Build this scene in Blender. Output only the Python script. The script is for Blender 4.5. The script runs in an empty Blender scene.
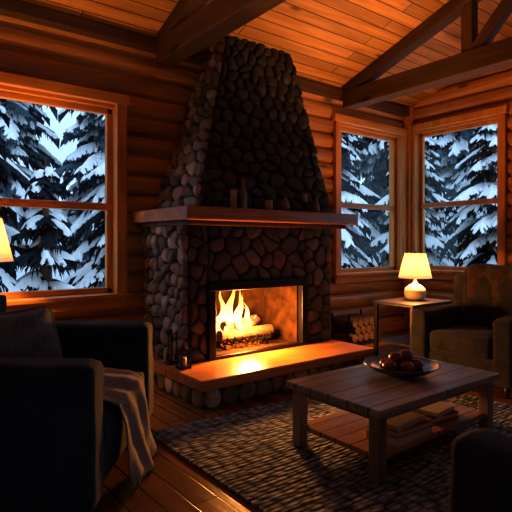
import bpy, bmesh, math, random
from mathutils import Vector, Matrix, noise
R = random.Random(7)
D = bpy.data
SC = bpy.context.scene
COL = SC.collection

# ------------------------------------------------------------------ helpers
def empty(name, loc=(0,0,0), rz=0):
    o = D.objects.new(name, None); o.empty_display_size = .1
    o.location = loc; o.rotation_euler = (0,0,rz); COL.objects.link(o); return o

def obj(name, verts, faces, mats, parent=None, loc=(0,0,0), rot=(0,0,0), smooth=False, midx=None):
    me = D.meshes.new(name); me.from_pydata([tuple(v) for v in verts], [], faces)
    if not isinstance(mats,(list,tuple)): mats=[mats]
    for m in mats: me.materials.append(m)
    if midx: me.polygons.foreach_set('material_index', midx)
    bm = bmesh.new(); bm.from_mesh(me); bmesh.ops.recalc_face_normals(bm, faces=bm.faces); bm.to_mesh(me); bm.free()
    if smooth: me.polygons.foreach_set('use_smooth',[True]*len(me.polygons))
    me.update()
    o = D.objects.new(name, me); o.location=loc; o.rotation_euler=rot
    COL.objects.link(o)
    if parent: o.parent = parent
    return o

def box(name, lo, hi, mat, parent=None, bev=0.0, seg=2, rot=(0,0,0), smooth=False):
    lo=Vector(lo); hi=Vector(hi); c=(lo+hi)/2; s=(hi-lo)
    bm=bmesh.new(); bmesh.ops.create_cube(bm,size=1)
    for v in bm.verts: v.co=Vector((v.co.x*s.x,v.co.y*s.y,v.co.z*s.z))
    if bev>0: bmesh.ops.bevel(bm,geom=bm.edges[:],offset=bev,segments=seg,profile=.5,affect='EDGES')
    me=D.meshes.new(name); bm.to_mesh(me); bm.free(); me.materials.append(mat)
    if smooth: me.polygons.foreach_set('use_smooth',[True]*len(me.polygons))
    o=D.objects.new(name,me); o.location=c; o.rotation_euler=rot; COL.objects.link(o)
    if parent: o.parent=parent
    return o

def beam(name, p0, p1, w, h, mat, parent=None, up=Vector((0,0,1)), bev=.012):
    p0=Vector(p0);p1=Vector(p1); d=p1-p0; L=d.length; d.normalize()
    side=d.cross(up).normalized(); u=side.cross(d).normalized()
    bm=bmesh.new(); bmesh.ops.create_cube(bm,size=1)
    for v in bm.verts: v.co=Vector((v.co.x*L,v.co.y*w,v.co.z*h))
    bmesh.ops.bevel(bm,geom=bm.edges[:],offset=bev,segments=2,profile=.5,affect='EDGES')
    me=D.meshes.new(name); bm.to_mesh(me); bm.free(); me.materials.append(mat)
    o=D.objects.new(name,me); COL.objects.link(o)
    m=Matrix((( d.x,-side.x,u.x),(d.y,-side.y,u.y),(d.z,-side.z,u.z))).to_4x4()
    m.translation=(p0+p1)/2; 
    if parent: o.parent=parent
    o.matrix_local=m
    return o

def cushion(name, lo, hi, mat, parent=None, p=6, res=14, puff=.0, wr=.006, rot=(0,0,0), seed=0):
    lo=Vector(lo); hi=Vector(hi); c=(lo+hi)/2; s=(hi-lo)/2
    bm=bmesh.new(); bmesh.ops.create_cube(bm,size=2)
    bmesh.ops.subdivide_edges(bm,edges=bm.edges[:],cuts=res,use_grid_fill=True)
    mn=min(s)
    for v in bm.verts:
        q=v.co.copy()
        pos=Vector((q.x*s.x,q.y*s.y,q.z*s.z))
        r=mn*(.9 if p<4 else .5 if p<8 else .3)
        inner=Vector((max(-s.x+r,min(s.x-r,pos.x)),max(-s.y+r,min(s.y-r,pos.y)),max(-s.z+r,min(s.z-r,pos.z))))
        dd=pos-inner
        if dd.length>1e-6: pos=inner+dd.normalized()*min(r, max(abs(dd.x),abs(dd.y),abs(dd.z)))
        ax=[i for i in range(3) if s[i]==mn][0]
        o2=[i for i in range(3) if i!=ax]
        k=(1-q[o2[0]]**2)*(1-q[o2[1]]**2)
        edge=max(abs(q[o2[0]]),abs(q[o2[1]]))
        pos[ax]*= (1+puff*k)*(1-(.7*edge**5 if puff>.3 else 0))
        n=noise.noise_vector(pos*5+Vector((seed*3.1,seed,0)))
        n2=noise.noise_vector(pos*14+Vector((seed,0,seed)))
        pos+=n*wr*1.5+n2*wr*.6
        v.co=pos
    me=D.meshes.new(name); bm.to_mesh(me); bm.free(); me.materials.append(mat)
    me.polygons.foreach_set('use_smooth',[True]*len(me.polygons))
    o=D.objects.new(name,me); o.location=c; o.rotation_euler=rot; COL.objects.link(o)
    if parent: o.parent=parent
    return o

def lathe(name, prof, mat, parent=None, loc=(0,0,0), seg=32, sx=1, sy=1, rot=(0,0,0), smooth=True):
    vs=[];fs=[]
    n=len(prof)
    for i in range(seg):
        a=2*math.pi*i/seg
        for r,z in prof: vs.append((r*math.cos(a)*sx,r*math.sin(a)*sy,z))
    for i in range(seg):
        j=(i+1)%seg
        for k in range(n-1): fs.append((i*n+k,j*n+k,j*n+k+1,i*n+k+1))
    o=obj(name,vs,fs,mat,parent,loc,rot,smooth)
    bm=bmesh.new(); bm.from_mesh(o.data); bmesh.ops.remove_doubles(bm,verts=bm.verts,dist=1e-5); bmesh.ops.recalc_face_normals(bm,faces=bm.faces); bm.to_mesh(o.data); bm.free()
    return o

# ------------------------------------------------------------------ materials
class N:
    def __init__(s,name):
        s.m=D.materials.new(name); s.m.use_nodes=True; s.t=s.m.node_tree; s.t.nodes.clear()
        s.out=s.t.nodes.new('ShaderNodeOutputMaterial')
    def n(s,typ,**kw):
        nd=s.t.nodes.new(typ)
        for k,v in kw.items():
            if k.startswith('_'): setattr(nd,k[1:],v)
            else: nd.inputs[k.replace('__',' ')].default_value=v
        return nd
    def l(s,a,b): s.t.links.new(a,b)
    def ramp(s,fac,stops):
        r=s.t.nodes.new('ShaderNodeValToRGB'); e=r.color_ramp.elements
        while len(e)<len(stops): e.new(.5)
        for i,(p,c) in enumerate(stops):
            e[i].position=p; e[i].color=(c[0],c[1],c[2],1) if not isinstance(c,(int,float)) else (c,c,c,1)
        s.l(fac,r.inputs[0]); return r.outputs[0]
    def mul(s,a,b,f=1.0,typ='MULTIPLY'):
        m=s.t.nodes.new('ShaderNodeMix'); m.data_type='RGBA'; m.blend_type=typ; m.inputs[0].default_value=f
        s.l(a,m.inputs[6]); s.l(b,m.inputs[7]); return m.outputs[2]
    def pbr(s,col,rough=.6,bumpsrc=None,bstr=.3,bdist=.01,metal=0,spec=.5,sheen=0):
        b=s.t.nodes.new('ShaderNodeBsdfPrincipled')
        if hasattr(col,'links'): s.l(col,b.inputs['Base Color'])
        else: b.inputs['Base Color'].default_value=(*col,1)
        b.inputs['Roughness'].default_value=rough; b.inputs['Metallic'].default_value=metal
        b.inputs['Specular IOR Level'].default_value=spec
        b.inputs['Sheen Weight'].default_value=sheen
        if bumpsrc is not None:
            bp=s.t.nodes.new('ShaderNodeBump'); bp.inputs['Strength'].default_value=bstr; bp.inputs['Distance'].default_value=bdist
            s.l(bumpsrc,bp.inputs['Height']); s.l(bp.outputs[0],b.inputs['Normal'])
        s.l(b.outputs[0],s.out.inputs[0]); return b

def wood(name,cd,cl,axis=0,sc=9,rough=.55,plank=None,rows=None,knots=True,bstr=.25,spec=.4):
    g=N(name); tc=g.n('ShaderNodeTexCoord')
    s=[sc,sc,sc]; s[axis]=sc*.07
    mp=g.n('ShaderNodeMapping',Scale=s); g.l(tc.outputs['Object'],mp.inputs[0])
    vec=mp.outputs[0]
    if rows:
        sp=g.n('ShaderNodeSeparateXYZ'); g.l(tc.outputs['Object'],sp.inputs[0])
        dv=g.n('ShaderNodeMath',_operation='DIVIDE'); dv.inputs[1].default_value=rows; g.l(sp.outputs[2],dv.inputs[0])
        fl=g.n('ShaderNodeMath',_operation='FLOOR'); g.l(dv.outputs[0],fl.inputs[0])
        wn=g.n('ShaderNodeTexWhiteNoise',_noise_dimensions='1D'); g.l(fl.outputs[0],wn.inputs['W'])
        tone=g.ramp(wn.outputs[0],[(0,.68),(1,1.0)])
    no=g.n('ShaderNodeTexNoise',Scale=1.0,Detail=6.0,Roughness=.6,Distortion=1.2); g.l(vec,no.inputs['Vector'])
    c=g.ramp(no.outputs[0],[(.3,cd),(.7,cl)])
    if rows: c=g.mul(c,tone)
    if knots:
        s2=[3.2]*3; s2[axis]=1.1
        m2=g.n('ShaderNodeMapping',Scale=s2); g.l(tc.outputs['Object'],m2.inputs[0])
        vo=g.n('ShaderNodeTexVoronoi',Scale=1.0); g.l(m2.outputs[0],vo.inputs['Vector'])
        k=g.ramp(vo.outputs['Distance'],[(.0,.12),(.07,.3),(.13,1.0)])
        c=g.mul(c,k)
    h=no.outputs[0]
    if plank:
        row,ln,rz=plank
        m3=g.n('ShaderNodeMapping',Rotation=(0,0,rz)); g.l(tc.outputs['Object'],m3.inputs[0])
        br=g.n('ShaderNodeTexBrick',Color1=(.62,.62,.62,1),Color2=(1,1,1,1),Mortar=(.04,.03,.03,1),Scale=1.0)
        br.inputs['Mortar Size'].default_value=.006; br.inputs['Brick Width'].default_value=ln; br.inputs['Row Height'].default_value=row
        br.inputs['Mortar Smooth'].default_value=.3
        g.l(m3.outputs[0],br.inputs['Vector'])
        c=g.mul(c,br.outputs['Color'])
        mx=g.n('ShaderNodeMath',_operation='SUBTRACT'); g.l(no.outputs[0],mx.inputs[0]); g.l(br.outputs['Fac'],mx.inputs[1]); h=mx.outputs[0]
    g.pbr(c,rough,h,bstr,.01,spec=spec); return g.m

M={}
M['log']=wood('log_wood',(.30,.105,.02),(.72,.32,.07),0,9,.45,rows=.2)
M['logy']=wood('log_wood_y',(.30,.105,.02),(.72,.32,.07),1,9,.45,rows=.2)
M['ceil']=wood('ceiling_planks',(.32,.13,.032),(.66,.31,.085),0,10,.6,plank=(.135,3.1,0))
M['floor']=wood('floor_planks',(.13,.050,.016),(.28,.12,.038),1,10,.27,plank=(.14,2.2,math.pi/2),knots=False)
M['beam']=wood('beam_wood',(.035,.016,.007),(.10,.045,.017),0,9,.65)
M['trim']=wood('window_wood',(.42,.155,.028),(.72,.32,.065),2,12,.4,knots=False)
M['trimx']=wood('window_wood_x',(.42,.155,.028),(.72,.32,.065),0,12,.4,knots=False)
M['mantel']=wood('mantel_wood',(.22,.085,.028),(.48,.205,.068),0,10,.3,knots=False)
M['table']=wood('table_wood',(.15,.125,.115),(.46,.39,.35),0,9,.3,plank=(.148,4.0,0),knots=False,bstr=.5)
M['tleg']=wood('table_leg_wood',(.12,.095,.08),(.32,.25,.21),2,12,.45,knots=False)
M['shelf']=wood('shelf_wood',(.32,.16,.08),(.62,.34,.17),0,12,.35,plank=(.12,4.0,0),knots=False)
M['bark']=wood('firewood_bark',(.05,.025,.014),(.17,.085,.045),0,22,.9,knots=False,bstr=.8)
M['darkwood']=wood('dark_wood',(.012,.007,.005),(.035,.019,.012),2,12,.4,knots=False)

def fabric(name,c1,c2,sc=260,rough=.95,big=3):
    g=N(name); tc=g.n('ShaderNodeTexCoord')
    a=g.n('ShaderNodeTexNoise',Scale=float(sc),Detail=2.0); g.l(tc.outputs['Object'],a.inputs['Vector'])
    b=g.n('ShaderNodeTexNoise',Scale=float(big),Detail=4.0); g.l(tc.outputs['Object'],b.inputs['Vector'])
    c=g.ramp(b.outputs[0],[(.3,c1),(.7,c2)]); k=g.ramp(a.outputs[0],[(.3,.5),(.7,1.)])
    g.pbr(g.mul(c,k),rough,a.outputs[0],.7,.006,spec=.2,sheen=.1); return g.m
M['navy']=fabric('slate_upholstery',(.014,.020,.034),(.032,.043,.068),170)
M['char']=fabric('charcoal_upholstery',(.022,.022,.027),(.052,.050,.058),90,big=8)
M['pillow']=fabric('pillow_fabric',(.09,.10,.12),(.19,.20,.235),90,big=9)
M['throw']=fabric('throw_fabric',(.20,.175,.16),(.34,.30,.275),90)
M['brownthrow']=fabric('brown_throw_fabric',(.05,.032,.024),(.11,.07,.05),70,big=14)

def rugmat():
    g=N('rug_weave'); tc=g.n('ShaderNodeTexCoord')
    mp0=g.n('ShaderNodeMapping',Scale=(13,30,1)); g.l(tc.outputs['Object'],mp0.inputs[0])
    vo=g.n('ShaderNodeTexVoronoi',Scale=1.0,Randomness=.5); g.l(mp0.outputs[0],vo.inputs['Vector'])
    mp=g.n('ShaderNodeMapping',Scale=(4,40,1)); g.l(tc.outputs['Object'],mp.inputs[0])
    a=g.n('ShaderNodeTexNoise',Scale=1.0,Detail=4.0); g.l(mp.outputs[0],a.inputs['Vector'])
    c1=g.ramp(vo.outputs['Distance'],[(.05,(.46,.50,.57)),(.7,(.05,.056,.068))])
    c2=g.ramp(a.outputs[0],[(.36,.40),(.58,1.)])
    inv=g.n('ShaderNodeMath',_operation='SUBTRACT'); inv.inputs[0].default_value=1; g.l(vo.outputs['Distance'],inv.inputs[1])
    g.pbr(g.mul(c1,c2),1,inv.outputs[0],1.0,.035,spec=.1); return g.m
M['rug']=rugmat()

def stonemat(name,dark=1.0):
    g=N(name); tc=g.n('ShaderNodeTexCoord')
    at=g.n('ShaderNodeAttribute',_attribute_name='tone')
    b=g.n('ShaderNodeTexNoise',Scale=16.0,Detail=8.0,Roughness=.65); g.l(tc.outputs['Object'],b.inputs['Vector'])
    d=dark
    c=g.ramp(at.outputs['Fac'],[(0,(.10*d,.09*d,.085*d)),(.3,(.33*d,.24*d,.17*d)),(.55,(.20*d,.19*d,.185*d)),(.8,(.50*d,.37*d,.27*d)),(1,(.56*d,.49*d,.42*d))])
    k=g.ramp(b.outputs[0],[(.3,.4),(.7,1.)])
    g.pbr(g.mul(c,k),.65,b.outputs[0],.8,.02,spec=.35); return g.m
M['stone']=stonemat('field_stone'); M['stoned']=stonemat('shaded_field_stone',.24); M['stonek']=stonemat('deep_shaded_field_stone',.085)  # front and right faces: shade put into darker copies of the stone
g=N('mortar'); b=g.n('ShaderNodeTexNoise',Scale=40.0,Detail=5.0); c=g.ramp(b.outputs[0],[(.3,(.012,.011,.010)),(.7,(.03,.027,.025))]); g.pbr(c,.95,b.outputs[0],.5); M['mortar']=g.m
g=N('firebrick'); tc=g.n('ShaderNodeTexCoord')
b=g.n('ShaderNodeTexNoise',Scale=9.0,Detail=6.0); g.l(tc.outputs['Object'],b.inputs['Vector'])
c=g.ramp(b.outputs[0],[(.3,(.018,.008,.0025)),(.7,(.060,.027,.009))]); g.pbr(c,.9,b.outputs[0],.4,spec=.1); M['firebrick']=g.m
def plain(name,col,rough=.5,metal=0,nz=30,var=.25,spec=.5):
    g=N(name); b=g.n('ShaderNodeTexNoise',Scale=float(nz),Detail=3.0)
    c=g.ramp(b.outputs[0],[(.3,tuple(x*(1-var) for x in col)),(.7,tuple(min(1,x*(1+var)) for x in col))])
    g.pbr(c,rough,b.outputs[0],.08,.004,metal,spec); return g.m
M['iron']=plain('black_iron',(.02,.018,.017),.4,.8)
M['ceramic']=plain('lamp_ceramic',(.66,.56,.45),.35,var=.08)
M['bowl']=plain('bowl_glaze',(.04,.037,.04),.25)
M['apple']=plain('apple_skin',(.22,.05,.025),.3,nz=12,var=.5)
M['paper']=plain('book_pages',(.75,.70,.62),.8,nz=90)
M['bk1']=plain('book_cover_red',(.28,.08,.04),.5); M['bk2']=plain('book_cover_cream',(.60,.54,.46),.5); M['bk3']=plain('book_cover_blue',(.08,.10,.14),.5)
M['wax']=plain('candle_wax',(.40,.26,.16),.5,var=.1)
M['jar']=plain('dark_jar',(.18,.11,.07),.15)
M['snow']=plain('snow',(.84,.88,.93),.8,nz=3,var=.05)
def needle(nm,a,b_):
    g=N(nm); b=g.n('ShaderNodeTexNoise',Scale=7.0,Detail=5.0); c=g.ramp(b.outputs[0],[(.3,a),(.7,b_)]); g.pbr(c,.9,spec=.1); return g.m
M['needle']=needle('spruce_needles',(.004,.009,.014),(.014,.024,.034)); M['needle_haze']=needle('hazed_spruce_needles',(.03,.05,.07),(.08,.115,.15))  # second set for far trees: haze painted in as paler, bluer needles
g=N('window_glass'); t=g.n('ShaderNodeBsdfTransparent',Color=(.95,.98,1,1)); gl=g.n('ShaderNodeBsdfGlossy',Roughness=.02); mx=g.n('ShaderNodeMixShader',Fac=.02)
g.l(t.outputs[0],mx.inputs[1]); g.l(gl.outputs[0],mx.inputs[2]); g.l(mx.outputs[0],g.out.inputs[0]); M['glass']=g.m
def shade(name,e):
    g=N(name); tr=g.n('ShaderNodeBsdfTranslucent',Color=(.38,.28,.19,1)); em=g.n('ShaderNodeEmission',Color=(1,.56,.22,1),Strength=e)
    b=g.n('ShaderNodeTexNoise',Scale=60.0); cc=g.ramp(b.outputs[0],[(.3,(1,.52,.23)),(.7,(1,.60,.31))]); g.l(cc,em.inputs[0])
    a=g.n('ShaderNodeAddShader'); g.l(tr.outputs[0],a.inputs[0]); g.l(em.outputs[0],a.inputs[1]); g.l(a.outputs[0],g.out.inputs[0]); return g.m
M['shade']=shade('lamp_shade_linen',.6)
g=N('flame'); tc=g.n('ShaderNodeTexCoord'); sp=g.n('ShaderNodeSeparateXYZ'); g.l(tc.outputs['Object'],sp.inputs[0])
no=g.n('ShaderNodeTexNoise',Scale=11.0,Detail=2.0,Distortion=.6); mp=g.n('ShaderNodeMapping',Scale=(1,1,.4)); g.l(tc.outputs['Object'],mp.inputs[0]); g.l(mp.outputs[0],no.inputs['Vector'])
col=g.ramp(sp.outputs[2],[(0,(1,.40,.08)),(.14,(1,.62,.24)),(.32,(1,.38,.07)),(.48,(1,.16,.01))])
em=g.n('ShaderNodeEmission',Strength=4.5); g.l(col,em.inputs[0]); t=g.n('ShaderNodeBsdfTransparent')
ad=g.n('ShaderNodeMath',_operation='MULTIPLY_ADD'); g.l(sp.outputs[2],ad.inputs[0]); ad.inputs[1].default_value=.5; g.l(no.outputs[0],ad.inputs[2])
f=g.ramp(ad.outputs[0],[(.50,0),(.80,1.)]); mx=g.n('ShaderNodeMixShader'); g.l(f,mx.inputs[0]); g.l(em.outputs[0],mx.inputs[1]); g.l(t.outputs[0],mx.inputs[2]); g.l(mx.outputs[0],g.out.inputs[0]); M['flame']=g.m
g=N('ember'); no=g.n('ShaderNodeTexNoise',Scale=25.0,Detail=3.0); c=g.ramp(no.outputs[0],[(.45,(.01,.004,.002)),(.6,(1,.16,.01))]); em=g.n('ShaderNodeEmission',Strength=2.5); g.l(c,em.inputs[0]); g.l(em.outputs[0],g.out.inputs[0]); M['ember']=g.m

# ------------------------------------------------------------------ room
X0,X1,Y0,Y1=-2.4,6.64,-2.6,4.72
EAVE=3.39; SL=.35; RY=(Y0+Y1)/2
def cz(y): return EAVE+SL*((Y1-y) if y>RY else (y-Y0))
RH=.2
def log_wall(name,axis,a0,a1,fixed,inward,ztop,wins,mat):
    vs=[];fs=[]
    def piece(s0,s1,r0,za,zb):
        n=7; prof=[]
        for i in range(n+1):
            z=za+(zb-za)*i/n; u=(z-r0)/RH*2-1
            prof.append((.065*math.sqrt(max(0,1-u*u*.985))-.06,z))
        prof=[(-.22,za)]+prof+[(-.22,zb)]
        k=len(vs); m=len(prof)
        for s in (s0,s1):
            for (d,z) in prof:
                c=fixed+inward*d
                vs.append((s,c,z) if axis==0 else (c,s,z))
        for i in range(m):
            j=(i+1)%m; fs.append((k+i,k+j,k+m+j,k+m+i))
        fs.append(tuple(range(k,k+m))); fs.append(tuple(range(k+2*m-1,k+m-1,-1)))
    r=0
    while r*RH<5:
        r0=r*RH; r1=r0+RH; r+=1
        b0,b1=a0,a1
        if ztop is None:
            if r0>=EAVE: break
            r1=min(r1,EAVE+.02)
        else:
            if r0>=EAVE-.1:
                dy=max(0,(r0-EAVE))/SL
                b0=a0+dy; b1=a1-dy
                if b1-b0<.1: break
        cuts=sorted(set([b0,b1]+[w for q in wins for w in q[:2] if b0<w<b1]))
        for s0,s1 in zip(cuts[:-1],cuts[1:]):
            mid=(s0+s1)/2; w=[q for q in wins if q[0]<mid<q[1]]
            if not w: piece(s0,s1,r0,r0,r1)
            else:
                w=w[0]
                if r0<w[2]: piece(s0,s1,r0,r0,min(r1,w[2]))
                if r1>w[3]: piece(s0,s1,r0,max(r0,w[3]),r1)
    return obj(name,vs,fs,mat)
WL=(0.0,1.93,.80,2.66); WB=(5.04,6.46,.88,2.96); WR=(3.26,4.58,.90,3.02)
WF_FILL=(-1.3,1.2,.85,2.7); WR_FILL=(.1,2.4,.90,3.02)  # added out-of-view openings that let in cool fill
log_wall('wall_back',0,X0-.2,X1+.2,Y1,-1,None,[WL,WB],M['log'])
log_wall('wall_right',1,Y0,Y1,X1,-1,1,[WR,WR_FILL],M['logy'])
log_wall('wall_left',1,Y0,Y1,X0,1,1,[],M['logy'])
log_wall('wall_front',0,X0-.2,X1+.2,Y0,1,None,[WF_FILL],M['log'])
box('floor',(X0-.25,Y0-.25,-.12),(X1+.25,Y1+.25,0),M['floor'])
zr=cz(RY); T=.12; a,b=X0-.3,X1+.3; ov=.3
vs=[]; 
for x in (a,b):
    for (y,z) in [(Y1+ov,EAVE-SL*ov),(RY,zr),(Y0-ov,EAVE-SL*ov),(Y0-ov,EAVE-SL*ov+T),(RY,zr+T),(Y1+ov,EAVE-SL*ov+T)]: vs.append((x,y,z))
fs=[(0,1,7,6),(1,2,8,7),(2,3,9,8),(3,4,10,9),(4,5,11,10),(5,0,6,11),(0,5,4,1),(1,4,3,2),(6,7,10,11),(7,8,9,10)]
obj('ceiling',vs,fs,M['ceil'])
box('baseboard_back',(X0+.0,Y1-.045,0),(2.2,Y1-.005,.12),M['trimx'],bev=.006)
box('baseboard_back.001',(4.06,Y1-.045,0),(X1-.05,Y1-.005,.12),M['trimx'],bev=.006)
box('baseboard_right',(X1-.045,Y0,0),(X1-.005,Y1-.05,.12),M['trim'],bev=.006)
box('trim_1',(X1-.11,Y1-.11,0),(X1-.0,Y1-.0,EAVE+.02),M['trim'],bev=.01)
beam('trim_2',(X0,Y1-.05,EAVE-.07),(X1-.1,Y1-.05,EAVE-.07),.12,.12,M['beam'])

def window(name,axis,w,fixed,inward):
    s0,s1,z0,z1=w; e=empty(name)
    def bx(nm,sa,sb,da,db,za,zb,mat,bev=.008):
        c0=fixed+inward*da; c1=fixed+inward*db; lo,hi=min(c0,c1),max(c0,c1)
        if axis==0: box(nm,(sa,lo,za),(sb,hi,zb),mat,e,bev)
        else: box(nm,(lo,sa,za),(hi,sb,zb),mat,e,bev)
    t=.10
    V=M['trim']; H=M['trimx'] if axis==0 else M['trim']
    bx('casing_left',s0-t*.75,s0+.03,0.0,.06,z0-.05,z1+.02,V); bx('casing_right',s1-.03,s1+t*.75,0.0,.06,z0-.05,z1+.02,V)
    bx('casing_head',s0-t,s1+t,0.0,.07,z1-.0,z1+.10,H); bx('apron',s0-t*.7,s1+t*.7,0.0,.05,z0-.12,z0-.03,H)
    bx('sill',s0-t,s1+t,-.12,.09,z0-.03,z0+.02,H,.012)
    bx('jamb_left',s0,s0+.03,-.2,.0,z0,z1,V,.004); bx('jamb_right',s1-.03,s1,-.2,.0,z0,z1,V,.004); bx('jamb_head',s0,s1,-.2,0,z1-.03,z1,H,.004)
    zm=z0+(z1-z0)*.465
    f=.055
    bx('sash_left',s0+.03,s0+.03+f,-.12,-.06,z0+.02,z1-.03,V); bx('sash_right',s1-.03-f,s1-.03,-.12,-.06,z0+.02,z1-.03,V)
    bx('sash_top',s0+.03,s1-.03,-.12,-.06,z1-.03-f,z1-.03,H); bx('sash_bottom',s0+.03,s1-.03,-.12,-.06,z0+.02,z0+.02+f,H)
    bx('meeting_rail',s0+.03,s1-.03,-.125,-.05,zm-.035,zm+.035,H)
    bx('glass',s0+.06,s1-.06,-.095,-.09,z0+.05,z1-.06,M['glass'],0)
window('window_1',0,WL,Y1,-1); window('window_2',0,WB,Y1,-1); window('window_3',1,WR,X1,-1)
window('fill_window_front',0,WF_FILL,Y0,1); window('fill_window_right',1,WR_FILL,X1,-1)  # both unseen, added to bring cool fill light into the room

for x,full in ((2.38,0),(5.12,1),(-.9,0)):
    e=empty('roof_truss')
    beam('tie_beam',(x,Y1-.12,3.24),(x,Y0+.12,3.24),.20,.23,M['beam'],e)
    beam('rafter_back',(x,Y1-.1,EAVE-.06+SL*.1),(x,RY,zr-.1),.16,.16,M['beam'],e)
    beam('rafter_front',(x,Y0+.1,EAVE-.06+SL*.1),(x,RY,zr-.1),.16,.16,M['beam'],e)
    beam('king_post',(x,RY,3.3),(x,RY,zr-.1),.16,.16,M['beam'],e,up=Vector((1,0,0)))
    if full:
        beam('queen_post',(x,2.86,3.3),(x,2.86,cz(2.86)-.1),.13,.13,M['beam'],e,up=Vector((1,0,0)))
    beam('strut',(x,2.8,3.34),(x,2.0,cz(2.0)-.12),.12,.12,M['beam'],e)

# ------------------------------------------------------------------ fireplace
FP=empty('stone_fireplace')
def clip(poly,nx,ny,d):
    out=[]
    for i in range(len(poly)):
        a=poly[i]; b=poly[(i+1)%len(poly)]
        da=a[0]*nx+a[1]*ny-d; db=b[0]*nx+b[1]*ny-d
        if da<=0: out.append(a)
        if (da<0)!=(db<0) and abs(da-db)>1e-12:
            t=da/(da-db); out.append((a[0]+(b[0]-a[0])*t,a[1]+(b[1]-a[1])*t))
    return out
SV=[];SF=[];ST=[];SM=[]
def stones(BL,BR,TR,TL,size,depth,dark=0):
    BL,BR,TR,TL=map(Vector,(BL,BR,TR,TL))
    w=((BR-BL).length+(TR-TL).length)/2; h=((TL-BL).length+(TR-BR).length)/2
    nrm=(BR-BL).cross(TL-BL).normalized()
    nx=max(1,round(w/size)); ny=max(1,round(h/(size*.8)))
    seeds=[]
    for j in range(ny):
        for i in range(nx+(j%2)):
            x=(i+.5-(.5 if j%2 else 0)+R.uniform(-.40,.40))*w/nx; y=(j+.5+R.uniform(-.40,.40))*h/ny
            seeds.append((min(max(x,.01),w-.01),min(max(y,.01),h-.01)))
    for a in seeds:
        poly=[(0,0),(w,0),(w,h),(0,h)]
        for b in seeds:
            if b is a: continue
            dx,dy=b[0]-a[0],b[1]-a[1]
            if dx*dx+dy*dy>(size*3.2)**2: continue
            poly=clip(poly,dx,dy,(b[0]**2+b[1]**2-a[0]**2-a[1]**2)/2)
            if len(poly)<3: break
        if len(poly)<3: continue
        cx=sum(p[0] for p in poly)/len(poly); cy=sum(p[1] for p in poly)/len(poly)
        gap=.007; rad=sum(math.hypot(p[0]-cx,p[1]-cy) for p in poly)/len(poly)
        k=max(.5,1-gap/rad)
        poly=[(cx+(p[0]-cx)*k,cy+(p[1]-cy)*k) for p in poly]
        for _ in range(2):
            q=[]
            for i in range(len(poly)):
                p0=poly[i];p1=poly[(i+1)%len(poly)]
                q.append((p0[0]*.75+p1[0]*.25,p0[1]*.75+p1[1]*.25)); q.append((p0[0]*.25+p1[0]*.75,p0[1]*.25+p1[1]*.75))
            poly=q
        dp=depth*R.uniform(.6,1.2); tone=R.random(); tilt=(R.uniform(-.4,.4),R.uniform(-.4,.4))
        m=len(poly); base=len(SV)
        def P(x,y,hh):
            u=x/w; v=y/h
            p=(BL*(1-u)+BR*u)*(1-v)+(TL*(1-u)+TR*u)*v
            return p+nrm*hh
        for sc,hh in ((1,-.01),(.97,.45),(.86,.80),(.58,1.0)):
            for (x,y) in poly:
                xx=cx+(x-cx)*sc; yy=cy+(y-cy)*sc
                jit=noise.noise(Vector((xx*12,yy*12,tone*20)))*.3 if hh>0 else 0
                SV.append(P(xx,yy,dp*(hh+jit+((xx-cx)*tilt[0]+(yy-cy)*tilt[1])/max(rad,.01)*.5*(hh>0))))
                ST.append(tone)
        SV.append(P(cx,cy,dp*(1.05+noise.noise(Vector((cx*12,cy*12,tone*20)))*.3))); ST.append(tone)
        for r_ in range(3):
            for i in range(m):
                j=(i+1)%m; SF.append((base+r_*m+i,base+r_*m+j,base+(r_+1)*m+j,base+(r_+1)*m+i)); SM.append(dark)
        for i in range(m): SF.append((base+3*m+i,base+3*m+(i+1)%m,base+4*m)); SM.append(dark)
bx0,bx1,by0,by1=2.22,4.0,3.85,Y1-.02
HT=.25; MB=1.505; MT=1.62
ox0,ox1,oz1=2.47,3.56,.885
box('core_left',(bx0,by0,0),(ox0,by1,MB),M['mortar'],FP); box('core_right',(ox1,by0,0),(bx1,by1,MB),M['mortar'],FP)
box('core_top',(ox0,by0,oz1),(ox1,by1,MB),M['mortar'],FP); box('core_base',(ox0,by0,0),(ox1,by1,HT),M['mortar'],FP)
box('firebox_back',(ox0,4.42,HT),(ox1,by1,oz1),M['firebrick'],FP)
box('firebox_left',(ox0,by0+.02,HT),(ox0+.03,4.42,oz1),M['firebrick'],FP); box('firebox_right',(ox1-.03,by0+.02,HT),(ox1,4.42,oz1),M['firebrick'],FP)
box('firebox_floor',(ox0,by0+.02,HT),(ox1,4.42,HT+.02),M['firebrick'],FP); box('firebox_top',(ox0,by0+.02,oz1-.02),(ox1,4.42,oz1),M['mortar'],FP)
f=.06
for nm,lo,hi in (('frame_left',(ox0-f,by0-.05,HT),(ox0+.015,by0+.02,oz1+f)),('frame_right',(ox1-.015,by0-.05,HT),(ox1+f,by0+.02,oz1+f)),
                 ('frame_top',(ox0-f,by0-.052,oz1-.015),(ox1+f,by0+.02,oz1+f)),('frame_bottom',(ox0-f,by0-.052,HT),(ox1+f,by0+.02,HT+.03))):
    box(nm,lo,hi,M['iron'],FP,.006)
def fr(z):
    q=(z-MT)/(3.507-MT); return 2.32+.68*q, 4.03-.13*q, by0+.54*q
zt=3.62
xa,xb,ya=fr(MT); xc,xd,yc=fr(zt)
vs=[(xa,ya,MT),(xb,ya,MT),(xb,by1,MT),(xa,by1,MT),(xc,yc,zt),(xd,yc,zt),(xd,by1,zt),(xc,by1,zt)]
obj('chimney_core',vs,[(0,1,2,3),(4,5,6,7),(0,1,5,4),(1,2,6,5),(2,3,7,6),(3,0,4,7)],M['mortar'],FP)
stones((bx0,by1,HT*0),(bx0,by0,0),(bx0,by0,MB),(bx0,by1,MB),.15,.055)
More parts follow.
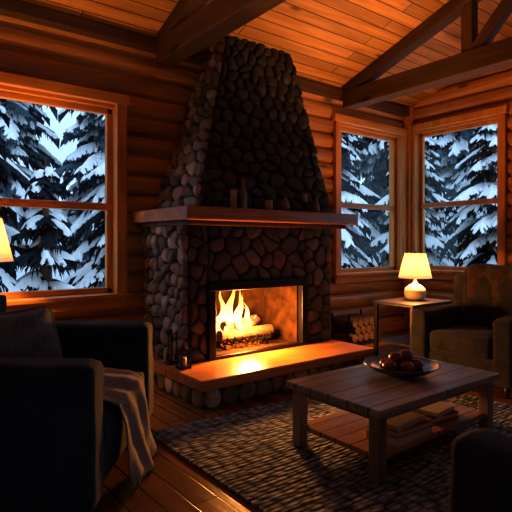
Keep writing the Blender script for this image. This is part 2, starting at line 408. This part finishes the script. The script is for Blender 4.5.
stones((bx0,by0,HT),(ox0-f,by0,HT),(ox0-f,by0,MB),(bx0,by0,MB),.15,.03,1)
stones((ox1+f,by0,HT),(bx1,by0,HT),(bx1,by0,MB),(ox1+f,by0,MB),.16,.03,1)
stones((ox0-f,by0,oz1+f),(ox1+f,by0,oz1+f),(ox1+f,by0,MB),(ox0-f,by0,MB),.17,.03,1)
stones((bx1,by0,0),(bx1,by1,0),(bx1,by1,MB),(bx1,by0,MB),.15,.035,1)
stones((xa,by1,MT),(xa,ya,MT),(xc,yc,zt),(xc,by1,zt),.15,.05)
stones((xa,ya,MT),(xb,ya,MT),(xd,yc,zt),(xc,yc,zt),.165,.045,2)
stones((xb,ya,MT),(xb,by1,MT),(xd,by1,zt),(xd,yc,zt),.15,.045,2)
hx0,hx1,hy0=2.0,4.04,3.27
ST_=.085
box('hearth_core',(hx0+.07,hy0+.07,0),(hx1-.07,by0,HT-ST_),M['mortar'],FP)
stones((hx0+.07,hy0+.07,0),(hx1-.07,hy0+.07,0),(hx1-.07,hy0+.07,HT-ST_),(hx0+.07,hy0+.07,HT-ST_),.16,.03)
stones((hx0+.07,4.1,0),(hx0+.07,hy0+.07,0),(hx0+.07,hy0+.07,HT-ST_),(hx0+.07,4.1,HT-ST_),.16,.03)
box('hearth_core_left',(hx0+.07,by0,0),(bx0,4.1,HT-ST_),M['mortar'],FP)
box('hearth_slab',(hx0,hy0,HT-ST_),(hx1,by0-.0,HT),M['mantel'],FP,.012)
box('hearth_slab_left',(hx0,by0,HT-ST_),(bx0-.02,4.12,HT),M['mantel'],FP,.012)
o=obj('stones',SV,SF,[M['stone'],M['stoned'],M['stonek']],FP,smooth=True,midx=SM)
at=o.data.attributes.new('tone','FLOAT','POINT'); at.data.foreach_set('value',ST)
box('mantel_shelf',(2.06,3.59,MB),(4.17,by1-.01,MT),M['mantel'],FP,.012)
box('mantel_moulding',(2.13,3.70,MB-.04),(4.10,by1-.01,MB),M['beam'],FP,.012)

G=empty('fireplace_grate',(2.99,4.12,HT+.02))
for i in range(7):
    x=-.27+i*.09
    beam('bar_%d'%i,(x,-.14,.07),(x,.16,.07),.018,.018,M['iron'],G,bev=.003)
    beam('prong_%d'%i,(x,-.14,.065),(x,-.16,.13),.018,.018,M['iron'],G,bev=.003)
for y in (-.1,.13): beam('rail_%d'%(y>0),(-.29,y,.055),(.29,y,.055),.018,.018,M['iron'],G,bev=.003)
for i,(x,y) in enumerate(((-.26,-.1),(.26,-.1),(-.26,.13),(.26,.13))): beam('foot_%d'%i,(x,y,0),(x,y,.05),.02,.02,M['iron'],G,up=Vector((1,0,0)),bev=.003)
def logmesh(name,p0,p1,r,parent,mat=None,seed=0):
    p0=Vector(p0);p1=Vector(p1);d=(p1-p0).normalized(); s=d.cross(Vector((0,0,1))).normalized(); u=s.cross(d)
    vs=[];fs=[];n=14;m=8
    for j in range(m+1):
        c=p0.lerp(p1,j/m)
        for i in range(n):
            a=2*math.pi*i/n; rr=r*(1+.12*noise.noise(Vector((math.cos(a)*2,math.sin(a)*2,j*.4+seed*7))))
            vs.append(c+(s*math.cos(a)+u*math.sin(a))*rr)
    for j in range(m):
        for i in range(n):
            k=(i+1)%n; fs.append((j*n+i,j*n+k,(j+1)*n+k,(j+1)*n+i))
    fs.append(tuple(range(n))); fs.append(tuple(range(m*n,m*n+n)))
    o=obj(name,vs,fs,mat or M['bark'],parent,smooth=False); return o
FL=empty('burning_firewood',(2.99,4.12,HT+.02))
logmesh('log_1',(-.30,-.06,.135),(.36,-.03,.13),.055,FL,seed=1); logmesh('log_2',(-.26,.09,.13),(.27,.11,.135),.05,FL,seed=2)
logmesh('log_3',(-.24,-.04,.22),(.26,.10,.235),.045,FL,seed=3); logmesh('log_4',(-.02,-.1,.20),(.30,.12,.22),.04,FL,seed=4)
vs=[];fs=[]
for i in range(60):
    c=Vector((R.uniform(-.26,.26),R.uniform(-.12,.14),R.uniform(.0,.035))); s=R.uniform(.012,.028); k=len(vs)
    for a in ((1,0,0),(-1,0,0),(0,1,0),(0,-1,0),(0,0,1),(0,0,-1)): vs.append(c+Vector(a)*s*R.uniform(.7,1.2))
    for q in ((0,2,4),(2,1,4),(1,3,4),(3,0,4),(2,0,5),(1,2,5),(3,1,5),(0,3,5)): fs.append(tuple(k+t for t in q))
obj('embers',vs,fs,M['ember'],FL)
vs=[];fs=[]
def tongue(x,y,z,h,r,ph):
    k=len(vs); m=14;n=10
    for j in range(m+1):
        t=j/m; rr=r*math.sin(math.pi*min(1,(t*.82+.12)))**.9*(1-t**2.0)+.001
        cx=x+.05*math.sin(t*4.5+ph)*t+.022*math.sin(t*9+ph*2)*t; cy=y+.03*math.cos(t*4+ph)*t
        for i in range(n):
            a=2*math.pi*i/n; vs.append((cx+rr*math.cos(a),cy+rr*.55*math.sin(a),z+h*t))
    for j in range(m):
        for i in range(n):
            q=(i+1)%n; fs.append((k+j*n+i,k+j*n+q,k+(j+1)*n+q,k+(j+1)*n+i))
for x,y,h,r in ((-.24,.02,.22,.034),(-.17,.06,.34,.045),(-.10,-.02,.40,.056),(-.05,.05,.50,.058),(-.01,-.04,.38,.05),(.04,.04,.44,.048),(.10,-.01,.32,.04),(.15,.05,.25,.034),(.21,.02,.15,.026),(-.11,.08,.46,.046),(-.03,-.09,.22,.034),(.07,-.09,.17,.028),(-.18,-.08,.20,.028)):
    tongue(x,y,0,h,r,R.uniform(0,6))
o=obj('flames',vs,fs,M['flame'],FL,loc=(-.04,0,.14),smooth=True)

# ------------------------------------------------------------------ furniture
def armchair(loc,rz,W,Dp,mat,seat=.46,arm=.66,back=.95,aw=.2,seed=0,cush=None,bt=.24,ct=.2):
    e=empty('armchair',loc,rz); h=Dp/2; w=W/2
    cushion('base',(-h+.04,-w+.03,.10),(h-.04,w-.03,.32),mat,e,p=9,wr=.002,seed=seed)
    for s,nm in ((-1,'arm_right'),(1,'arm_left')):
        y0,y1=sorted((s*w,s*(w-aw))); cushion(nm,(-h+.05,y0,.09),(h,y1,arm),mat,e,p=6,res=16,wr=.006,seed=seed+s+2)
    cushion('backrest',(-h,-w+.01,.09),(-h+bt,w-.01,back-.04),mat,e,p=6,res=16,wr=.006,seed=seed+5)
    n=2 if W>1.25 else 1
    iw=(W-2*aw)/n
    for i in range(n):
        a=-w+aw+i*iw
        cushion('seat_cushion_%d'%(i+1),(-h+bt-.04,a+.004,.30),(h-.015,a+iw-.004,seat),mat,e,p=7,res=16,puff=.12,wr=.006,seed=seed+8+i)
        cushion('back_cushion_%d'%(i+1),(-h+bt-.06,a+.004,seat-.02),(-h+bt-.06+ct,a+iw-.004,back+.03),cush or mat,e,p=5,res=16,puff=.15,wr=.01,rot=(0,-.12,0),seed=seed+12+i)
    for i,(sx,sy) in enumerate(((1,1),(1,-1),(-1,1),(-1,-1))):
        lathe('leg_%d'%(i+1),[(0,0),(.018,0),(.028,.11),(0,.11)],M['darkwood'],e,loc=(sx*(h-.1),sy*(w-.1),0),seg=12)
    return e
yaw=math.radians(-37.7)
A1=armchair((.72,3.05,.0),yaw,1.34,1.16,M['navy'],seat=.48,arm=.765,back=.99,aw=.22,seed=1,bt=.14,ct=.13)
cushion('accent_pillow',(-.22,-.14,.50),(-.08,.38,.90),M['pillow'],A1,p=3,res=20,puff=1.1,wr=.008,rot=(.10,-.30,-.95),seed=4)
path=[(-.30,.70),(-.22,.62),(-.10,.56),(.05,.53),(.22,.525),(.40,.515),(.52,.495),(.585,.46),(.605,.38),(.615,.28),(.625,.18),(.64,.10),(.655,.04)]
vs=[];fs=[];nw=60;K=6
pts=[]
for i in range(len(path)-1):
    for k in range(K):
        t=k/K; pts.append((path[i][0]*(1-t)+path[i+1][0]*t,path[i][1]*(1-t)+path[i+1][1]*t))
pts.append(path[-1])
for i,(x,z) in enumerate(pts):
    s=i/(len(pts)-1)
    for j in range(nw+1):
        u=j/nw; fold=math.sin(u*17+2.6*math.sin(s*4))*.5+math.sin(u*7+1+s*3)*.5+.35*noise.noise(Vector((u*6,s*6,2)))
        amp=.010+.014*s
        y=-.14+.12*s+(u-.5)*(.54+.05*math.sin(s*5))
        dx=amp*(fold+1)*(1 if z<.50 else 0.2); dz=amp*(fold+1)*.9
        vs.append((x+dx,y,z+(dz if z>.46 else 0)+.02*math.sin(u*7)*(z<.2)))
for i in range(len(pts)-1):
    for j in range(nw):
        a=i*(nw+1)+j; fs.append((a,a+1,a+nw+2,a+nw+1))
last=(len(pts)-1)*(nw+1)
for j in range(nw):
    p=vs[last+j]; q=vs[last+j+1]; k=len(vs)
    vs+= [p,((p[0]*.5+q[0]*.5),p[1]*.4+q[1]*.6,p[2]),((p[0]+q[0])/2+.004,(p[1]+q[1])/2,max(.006,p[2]-.04))]; fs.append((k,k+1,k+2))
o=obj('throw_blanket',vs,fs,M['throw'],A1,smooth=True)
sm=o.modifiers.new('thick','SOLIDIFY'); sm.thickness=.008; sm.offset=1

A2=armchair((4.64,2.44,0),math.pi,1.0,.98,M['char'],seat=.49,arm=.67,back=1.02,aw=.19,seed=20)
vs=[];fs=[];nu=18;nv=30
for i in range(nv+1):
    t=i/nv
    for j in range(nu+1):
        u=j/nu; y=(u-.5)*.5
        if t<.42: zz=.62+t/.42*.42; x=-.115-.05*t
        elif t<.62: q=(t-.42)/.2; ang=q*math.pi; x=-.30+.16*math.cos(ang); zz=1.04+.05*math.sin(ang)
        else: q=(t-.62)/.38; x=-.51; zz=1.02-q*.4
        vs.append((x+.012*math.sin(u*13+t*2)+.01,y+.02*math.sin(t*6),zz+.006*math.sin(u*9)))
for i in range(nv):
    for j in range(nu):
        a=i*(nu+1)+j; fs.append((a,a+1,a+nu+2,a+nu+1))
o=obj('throw_blanket',vs,fs,M['brownthrow'],A2,smooth=True); sm=o.modifiers.new('t','SOLIDIFY'); sm.thickness=.012; sm.offset=0
A3=armchair((1.90,.44,.016),math.pi/2,.92,.90,M['navy'],arm=.68,back=.92,aw=.2,seed=40)

CT=empty('coffee_table'); tx0,tx1,ty0,ty1,tz=2.12,3.40,1.68,2.43,.42
box('top',(tx0,ty0,tz-.045),(tx1,ty1,tz),M['table'],CT,.006)
box('shelf',(tx0+.06,ty0+.06,.12),(tx1-.06,ty1-.06,.15),M['shelf'],CT,.004)
for i,(x,y) in enumerate(((tx0+.03,ty0+.03),(tx1-.1,ty0+.03),(tx0+.03,ty1-.1),(tx1-.1,ty1-.1))): box('leg_%d'%(i+1),(x,y,.016),(x+.07,y+.07,tz-.04),M['tleg'],CT,.004)
box('apron_1',(tx0+.05,ty0+.045,tz-.08),(tx1-.05,ty0+.07,tz-.045),M['table'],CT,.003); box('apron_2',(tx0+.05,ty1-.07,tz-.08),(tx1-.05,ty1-.045,tz-.045),M['table'],CT,.003)
box('apron_3',(tx0+.045,ty0+.05,tz-.08),(tx0+.07,ty1-.05,tz-.045),M['tleg'],CT,.003); box('apron_4',(tx1-.07,ty0+.05,tz-.08),(tx1-.045,ty1-.05,tz-.045),M['tleg'],CT,.003)
FB=empty('fruit_bowl',(2.84,2.07,tz))
lathe('bowl',[(0,0),(.10,0),(.11,.012),(.19,.035),(.245,.07),(.25,.075),(.243,.078),(.185,.046),(.10,.024),(0,.02)],M['bowl'],FB,seg=48)
AP=[(0,.0),(.012,.004),(.035,.012),(.043,.035),(.040,.055),(.022,.070),(.008,.066),(0,.058)]
for i,(x,y,z) in enumerate(((-.12,.0,.028),(-.06,.08,.026),(-.03,-.07,.024),(.05,.03,.024),(.08,-.06,.026),(.13,.05,.034),(-.04,.01,.075),(.06,.1,.03),(.05,-.01,.085))):
    lathe('apple_%d'%(i+1),[(a*1.15,b*1.1) for a,b in AP],M['apple'],FB,loc=(x,y,z),rot=(R.uniform(-.3,.3),R.uniform(-.3,.3),0),seg=18)
def book(e,i,x,y,z,w,d,h,rz,cm):
    def b(nm,lo,hi,m):
        o=box(nm,lo,hi,m,e,.0015); c=Matrix.Rotation(rz,4,'Z')@Vector(o.location); o.location=(c.x+x,c.y+y,c.z+z); o.rotation_euler=(0,0,rz)
    b('cover_bottom_%d'%i,(-w/2,-d/2,0),(w/2,d/2,.004),cm); b('cover_top_%d'%i,(-w/2,-d/2,h-.004),(w/2,d/2,h),cm)
    b('pages_%d'%i,(-w/2+.006,-d/2+.006,.004),(w/2-.006,d/2-.004,h-.004),M['paper']); b('spine_%d'%i,(-w/2,d/2-.005,.003),(w/2,d/2,h-.003),cm)
BS=empty('book_stack',(2.54,1.86,.15))
book(BS,1,0,0,0,.38,.22,.042,.05,M['bk2']); book(BS,2,.01,.0,.042,.34,.21,.034,-.04,M['bk1']); book(BS,3,-.01,.01,.076,.30,.19,.028,.1,M['bk2'])
BS=empty('book_stack',(2.98,1.93,.15))
book(BS,1,0,0,0,.28,.22,.035,-.1,M['bk3']); book(BS,2,.01,0,.035,.25,.2,.03,.12,M['bk2'])

box('area_rug',(1.50,.60,.001),(4.06,3.14,.016),M['rug'],None,.005)

def side_table(loc,r,h):
    e=empty('side_table',loc)
    box('top',(-r,-r*.75,h-.035),(r,r*.75,h),M['darkwood'],e,.008)
    box('shelf',(-r+.05,-r*.75+.05,.2),(r-.05,r*.75-.05,.22),M['darkwood'],e,.004)
    for i,(sx,sy) in enumerate(((1,1),(1,-1),(-1,1),(-1,-1))):
        x=sx*(r-.04); y=sy*(r*.75-.04); box('leg_%d'%(i+1),(x-.02,y-.02,0),(x+.02,y+.02,h-.03),M['darkwood'],e,.004)
    return e
def lamp(loc,s=1,power=30,nk=0):
    e=empty('table_lamp',loc)
    lathe('base',[(0,0),(.07*s,0),(.085*s,.01*s),(.115*s,.05*s),(.125*s,.09*s),(.11*s,.135*s),(.07*s,.17*s),(.035*s,.19*s),(.025*s,.205*s),(.015*s,.215*s),(.012*s,.30*s+nk),(0,.30*s+nk)],M['ceramic'],e,seg=36)
    lathe('shade',[(.185*s,.255*s),(.115*s,.535*s),(.113*s,.535*s),(.183*s,.255*s),(.185*s,.255*s)],M['shade'],e,loc=(0,0,nk),seg=40)
    lathe('finial',[(0,.525*s),(.012*s,.53*s),(.008*s,.555*s),(0,.56*s)],M['iron'],e,loc=(0,0,nk),seg=12)
    lathe('bulb',[(0,.30*s),(.012,.305*s),(.03,.35*s),(.02,.385*s),(0,.39*s)],M['shade'],e,loc=(0,0,nk),seg=16)
    for k in range(3):
        a=k*2.094; beam('spider_%d'%k,(0,0,nk+.528*s),(.113*s*math.cos(a),.113*s*math.sin(a),nk+.528*s),.004,.004,M['iron'],e,bev=.0005)
    l=D.lights.new('lamp_bulb_light','POINT'); l.energy=power; l.color=(1,.42,.11); l.shadow_soft_size=.05
    o=D.objects.new('bulb_light',l); o.parent=e; o.location=(0,0,.42*s+nk); COL.objects.link(o)
side_table((4.86,3.40,0),.37,.66); lamp((4.92,3.40,.66),1,210)
side_table((.70,4.28,0),.30,.66); lamp((.68,4.32,.66),1.2,120,.20)

def bottle(x,y,name,prof,mat): 
    e=empty(name,(x,y,MT)); lathe('body',prof,mat,e,seg=24); return e
bottle(2.70,3.68,'glass_bottle',[(0,0),(.028,0),(.03,.01),(.03,.16),(.022,.19),(.012,.205),(.012,.255),(.016,.26),(.016,.27),(0,.27)],M['jar'])
e=bottle(2.62,3.72,'pillar_candle',[(0,0),(.030,0),(.030,.17),(.026,.172),(.01,.165),(0,.165)],M['wax'])
beam('wick',(0,0,.16),(0,0,.185),.003,.003,M['iron'],e,up=Vector((1,0,0)),bev=.0003)
e=bottle(3.00,3.68,'pillar_candle',[(0,0),(.036,0),(.036,.09),(.03,.093),(.01,.085),(0,.085)],M['wax'])
beam('wick',(0,0,.08),(0,0,.105),.003,.003,M['iron'],e,up=Vector((1,0,0)),bev=.0003)
bottle(3.20,3.68,'ceramic_jar',[(0,0),(.03,0),(.042,.02),(.045,.06),(.036,.09),(.03,.10),(.034,.105),(.02,.125),(.006,.13),(0,.14)],M['jar'])
e=bottle(3.47,3.68,'candle_holder',[(0,0),(.04,0),(.04,.008),(.012,.02),(.01,.08),(.028,.09),(.028,.10),(0,.10)],M['iron'])
lathe('candle',[(0,.1),(.02,.1),(.02,.18),(0,.18)],M['wax'],e,seg=16)
bottle(3.62,3.68,'ceramic_vase',[(0,0),(.025,0),(.04,.04),(.03,.10),(.018,.13),(.024,.16),(.02,.16),(.014,.13),(0,.12)],M['jar'])

e=empty('fireplace_tool_set',(2.10,3.93,HT))
lathe('base',[(0,0),(.06,0),(.06,.012),(.01,.02),(0,.02)],M['iron'],e,seg=20)
beam('stand',(0,0,.01),(0,0,.30),.014,.014,M['iron'],e,up=Vector((1,0,0)),bev=.002)
beam('hanger',(-.045,0,.26),(.045,0,.26),.01,.01,M['iron'],e,bev=.002)
for i,x in enumerate((-.04,.04)):
    beam('tool_%d'%(i+1),(x,-.015,.05),(x,-.015,.29),.009,.009,M['iron'],e,up=Vector((1,0,0)),bev=.001)
    box('tool_head_%d'%(i+1),(x-.018,-.022,.03),(x+.018,-.008,.09),M['iron'],e,.003)
for x,y,h in ((2.10,3.72,.19),):
    e=empty('candle_lantern',(x,y,HT)); a=.05
    box('base',(-a,-a,0),(a,a,.015),M['iron'],e,.003); box('roof',(-a,-a,h-.04),(a,a,h-.025),M['iron'],e,.003)
    for sx in (-1,1):
        for sy in (-1,1): box('post_%d%d'%(sx>0,sy>0),(sx*.043-.005,sy*.043-.005,.01),(sx*.043+.005,sy*.043+.005,h-.035),M['iron'],e)
    lathe('cap',[(.045,h-.025),(.015,h),(0,h)],M['iron'],e,seg=4); lathe('candle',[(0,.015),(.025,.015),(.025,.09),(0,.09)],M['wax'],e,seg=16)
e=empty('firewood_rack',(5.0,4.36,0))
for sx in (-1,1):
    for y in (-.14,.14): beam('post',(sx*.28,y,0),(sx*.28,y,.42),.02,.02,M['iron'],e,up=Vector((1,0,0)),bev=.002)
for y in (-.14,.14): beam('rail',(-.28,y,.06),(.28,y,.06),.02,.02,M['iron'],e,bev=.002)
k=0
for r_,n in ((0,5),(1,4),(2,5)):
    for i in range(n):
        x=-.215+i*.107+(.053 if n==4 else 0); k+=1
        logmesh('log_%d'%k,(x,-.19,.122+r_*.094),(x,.19,.122+r_*.094),.049,e,seed=k)

# ------------------------------------------------------------------ outdoors
n=60; vs=[];fs=[]
def gz(x,y): return -.45+.16*max(0,y-8)+.14*max(0,x-10)
for j in range(n+1):
    for i in range(n+1):
        x=-25+i*1.25; y=-12+j*1.1
        vs.append((x,y,gz(x,y)+.25*noise.noise(Vector((x*.3,y*.3,0)))*(1 if (y>6 or x>8.5) else 0)))
for j in range(n):
    for i in range(n):
        a=j*(n+1)+i; fs.append((a,a+1,a+n+2,a+n+1))
obj('ground',vs,fs,M['snow'],smooth=True)
def tree_mesh(seed,H,Rd,nm):
    r=random.Random(seed); vs=[];fs=[];mi=[]
    m=8
    for j in range(2):
        for i in range(m):
            a=2*math.pi*i/m; rr=.17 if j==0 else .01; vs.append((rr*math.cos(a),rr*math.sin(a),0 if j==0 else H))
    for i in range(m): fs.append((i,(i+1)%m,m+(i+1)%m,m+i)); mi.append(2)
    z=.5
    def ribbon(p0,dv,L,w,sag,snow):
        up=Vector((0,0,1)); sd=dv.cross(up).normalized(); ns=3; base=len(vs)
        for k in range(ns+1):
            t=k/ns; c=p0+dv*L*t-up*sag*L*t*t
            ww=w*(1-t*.75)*(.8+.4*r.random())
            vs.append(tuple(c)); vs.append(tuple(c+sd*ww-up*ww*.9)); vs.append(tuple(c-sd*ww-up*ww*.9))
        for k in range(ns):
            c=base+3*k
            fs.append((c,c+3,c+4)); fs.append((c,c+4,c+1)); fs.append((c,c+3,c+5)); fs.append((c,c+5,c+2)); mi.extend((0,)*4)
            i0=len(vs); q=Vector(vs[c+3]); vs.append((q.x+r.uniform(-.04,.04),q.y+r.uniform(-.04,.04),q.z-w*r.uniform(1.2,2.4))); fs.append((c,c+3,i0)); mi.append(0)
        if snow:
            base=len(vs); th=w*.6
            for k in range(4):
                t=.05+k/3*.88; c=p0+dv*L*t-up*sag*L*t*t+up*.012; e_=math.sin(math.pi*(.12+.76*k/3))
                ww=w*.95*e_*r.uniform(.6,1.25)
                for off,dz in ((-1,-.55*ww),(-.45,th*e_),(.45,th*e_),(1,-.55*ww)):
                    vs.append(tuple(c+sd*off*ww+up*dz))
            for k in range(3):
                for o_ in range(3):
                    c=base+k*4+o_; fs.append((c,c+1,c+5,c+4)); mi.append(1)
    while z<H-.1:
        q=1-z/H; rad=Rd*q**.85*r.uniform(.8,1.15)+.10; nb=int(5+3.6*rad)
        a0=r.uniform(0,6.28)
        for b in range(nb):
            a=a0+2*math.pi*b/nb+r.uniform(-.3,.3); L=rad*r.uniform(.55,1.2); zz=z+r.uniform(-.14,.14)
            dv=Vector((math.cos(a),math.sin(a),r.uniform(-.25,.08))); dv.normalize(); dr=r.uniform(.2,.55); sn=r.random()<.82
            p0=Vector((0,0,zz)); ribbon(p0,dv,L,.10+.03*L,dr,sn)
            nt=max(2,int(L/.19))
            for k in range(nt):
                t=.22+.74*k/nt; c=p0+dv*L*t-Vector((0,0,dr*L*t*t))
                tl=(.16+.36*L*(1-t))*r.uniform(.6,1.2)
                for sgn in (-1,1):
                    ang=a+sgn*r.uniform(.6,1.05); d2=Vector((math.cos(ang),math.sin(ang),-.28-.3*t)); d2.normalize()
                    ribbon(c,d2,tl,.065+.04*r.random(),.35,r.random()<.70 and sn)
        z+=(.30+.18*q)*r.uniform(.8,1.25)
    me=D.meshes.new('spruce_%d'%seed); me.from_pydata(vs,[],fs)
    for m_ in (nm,M['snow'],M['bark']): me.materials.append(m_)
    me.polygons.foreach_set('material_index',mi); me.polygons.foreach_set('use_smooth',[i==1 for i in mi]); me.update()
    return me
TM=[tree_mesh(1,8.5,1.9,M['needle']),tree_mesh(2,7.5,1.6,M['needle']),tree_mesh(3,10,2.3,M['needle_haze']),tree_mesh(4,3.2,1.1,M['needle'])]
pl=[(1.1,10.4,0,1),(4.9,11.0,1,1),(-1.8,11.5,1,1),(3.3,17.0,2,1.1),(-.2,18.,2,1.2),(6.3,16.,2,1.1),(2.55,9.6,3,1.),
    (9.6,9.2,1,.9),(11.4,11.0,0,.95),(13.2,9.2,0,.85),(14.5,14.,2,1.1),(10.5,15,2,1.1),(17,13,2,1.2),(8.3,8.6,3,.9),(11.4,5.0,3,.8),
    (12.2,6.2,1,.9),(14.2,4.6,0,.9),(16.4,7.4,1,1.),(19,6.,2,1.2),(20,9.5,2,1.2),(-4,18,2,1.2),(24,14,2,1.3),(14,20,2,1.4)]
for x,y,k,s in pl:
    o=D.objects.new('snowy_spruce',TM[k]); o.location=(x,y,gz(x,y)-.1); o.rotation_euler=(0,0,R.uniform(0,6.28)); o.scale=(s,s,s); COL.objects.link(o)

# ------------------------------------------------------------------ light
def point(name,loc,e,col,r=.08):
    l=D.lights.new(name,'POINT'); l.energy=e; l.color=col; l.shadow_soft_size=r
    o=D.objects.new(name,l); o.location=loc; COL.objects.link(o); return o
point('fire_glow_light',(2.95,3.90,.56),260,(1,.37,.08),.10)
def spot(name,loc,tgt,e,ang,col=(1,.46,.14)):
    l=D.lights.new(name,'SPOT'); l.energy=e; l.color=col; l.spot_size=math.radians(ang); l.spot_blend=.9; l.shadow_soft_size=.15
    o=D.objects.new(name,l); o.location=loc; o.rotation_euler=(Vector(tgt)-Vector(loc)).to_track_quat('-Z','Y').to_euler(); COL.objects.link(o)
spot('ceiling_fill_spot',(4.0,2.9,2.3),(4.0,3.5,4),140,125)  # added spot without a fixture, brightens the ceiling
spot('ceiling_fill_spot.001',(1.3,2.9,2.3),(1.4,3.4,4),75,115)  # second added fill spot, left part of the ceiling
w=D.worlds.new('winter_sky'); SC.world=w; w.use_nodes=True; nt=w.node_tree; bg=nt.nodes['Background']
tc=nt.nodes.new('ShaderNodeTexCoord'); sp=nt.nodes.new('ShaderNodeSeparateXYZ'); rp=nt.nodes.new('ShaderNodeValToRGB')
rp.color_ramp.elements[0].color=(.20,.29,.38,1); rp.color_ramp.elements[1].color=(.48,.65,.84,1)
nt.links.new(tc.outputs['Generated'],sp.inputs[0]); nt.links.new(sp.outputs[2],rp.inputs[0]); nt.links.new(rp.outputs[0],bg.inputs[0]); bg.inputs[1].default_value=3.1

SC.view_settings.view_transform='Standard'; SC.view_settings.look='None'; SC.view_settings.exposure=0; SC.view_settings.gamma=.84
cam=D.cameras.new('camera'); co=D.objects.new('camera',cam); COL.objects.link(co); co.location=(0,0,1.3); co.rotation_euler=(math.pi/2,0,yaw)
cam.lens=35.16; cam.sensor_width=36; cam.shift_y=-12/512; cam.clip_start=.05
SC.camera=co
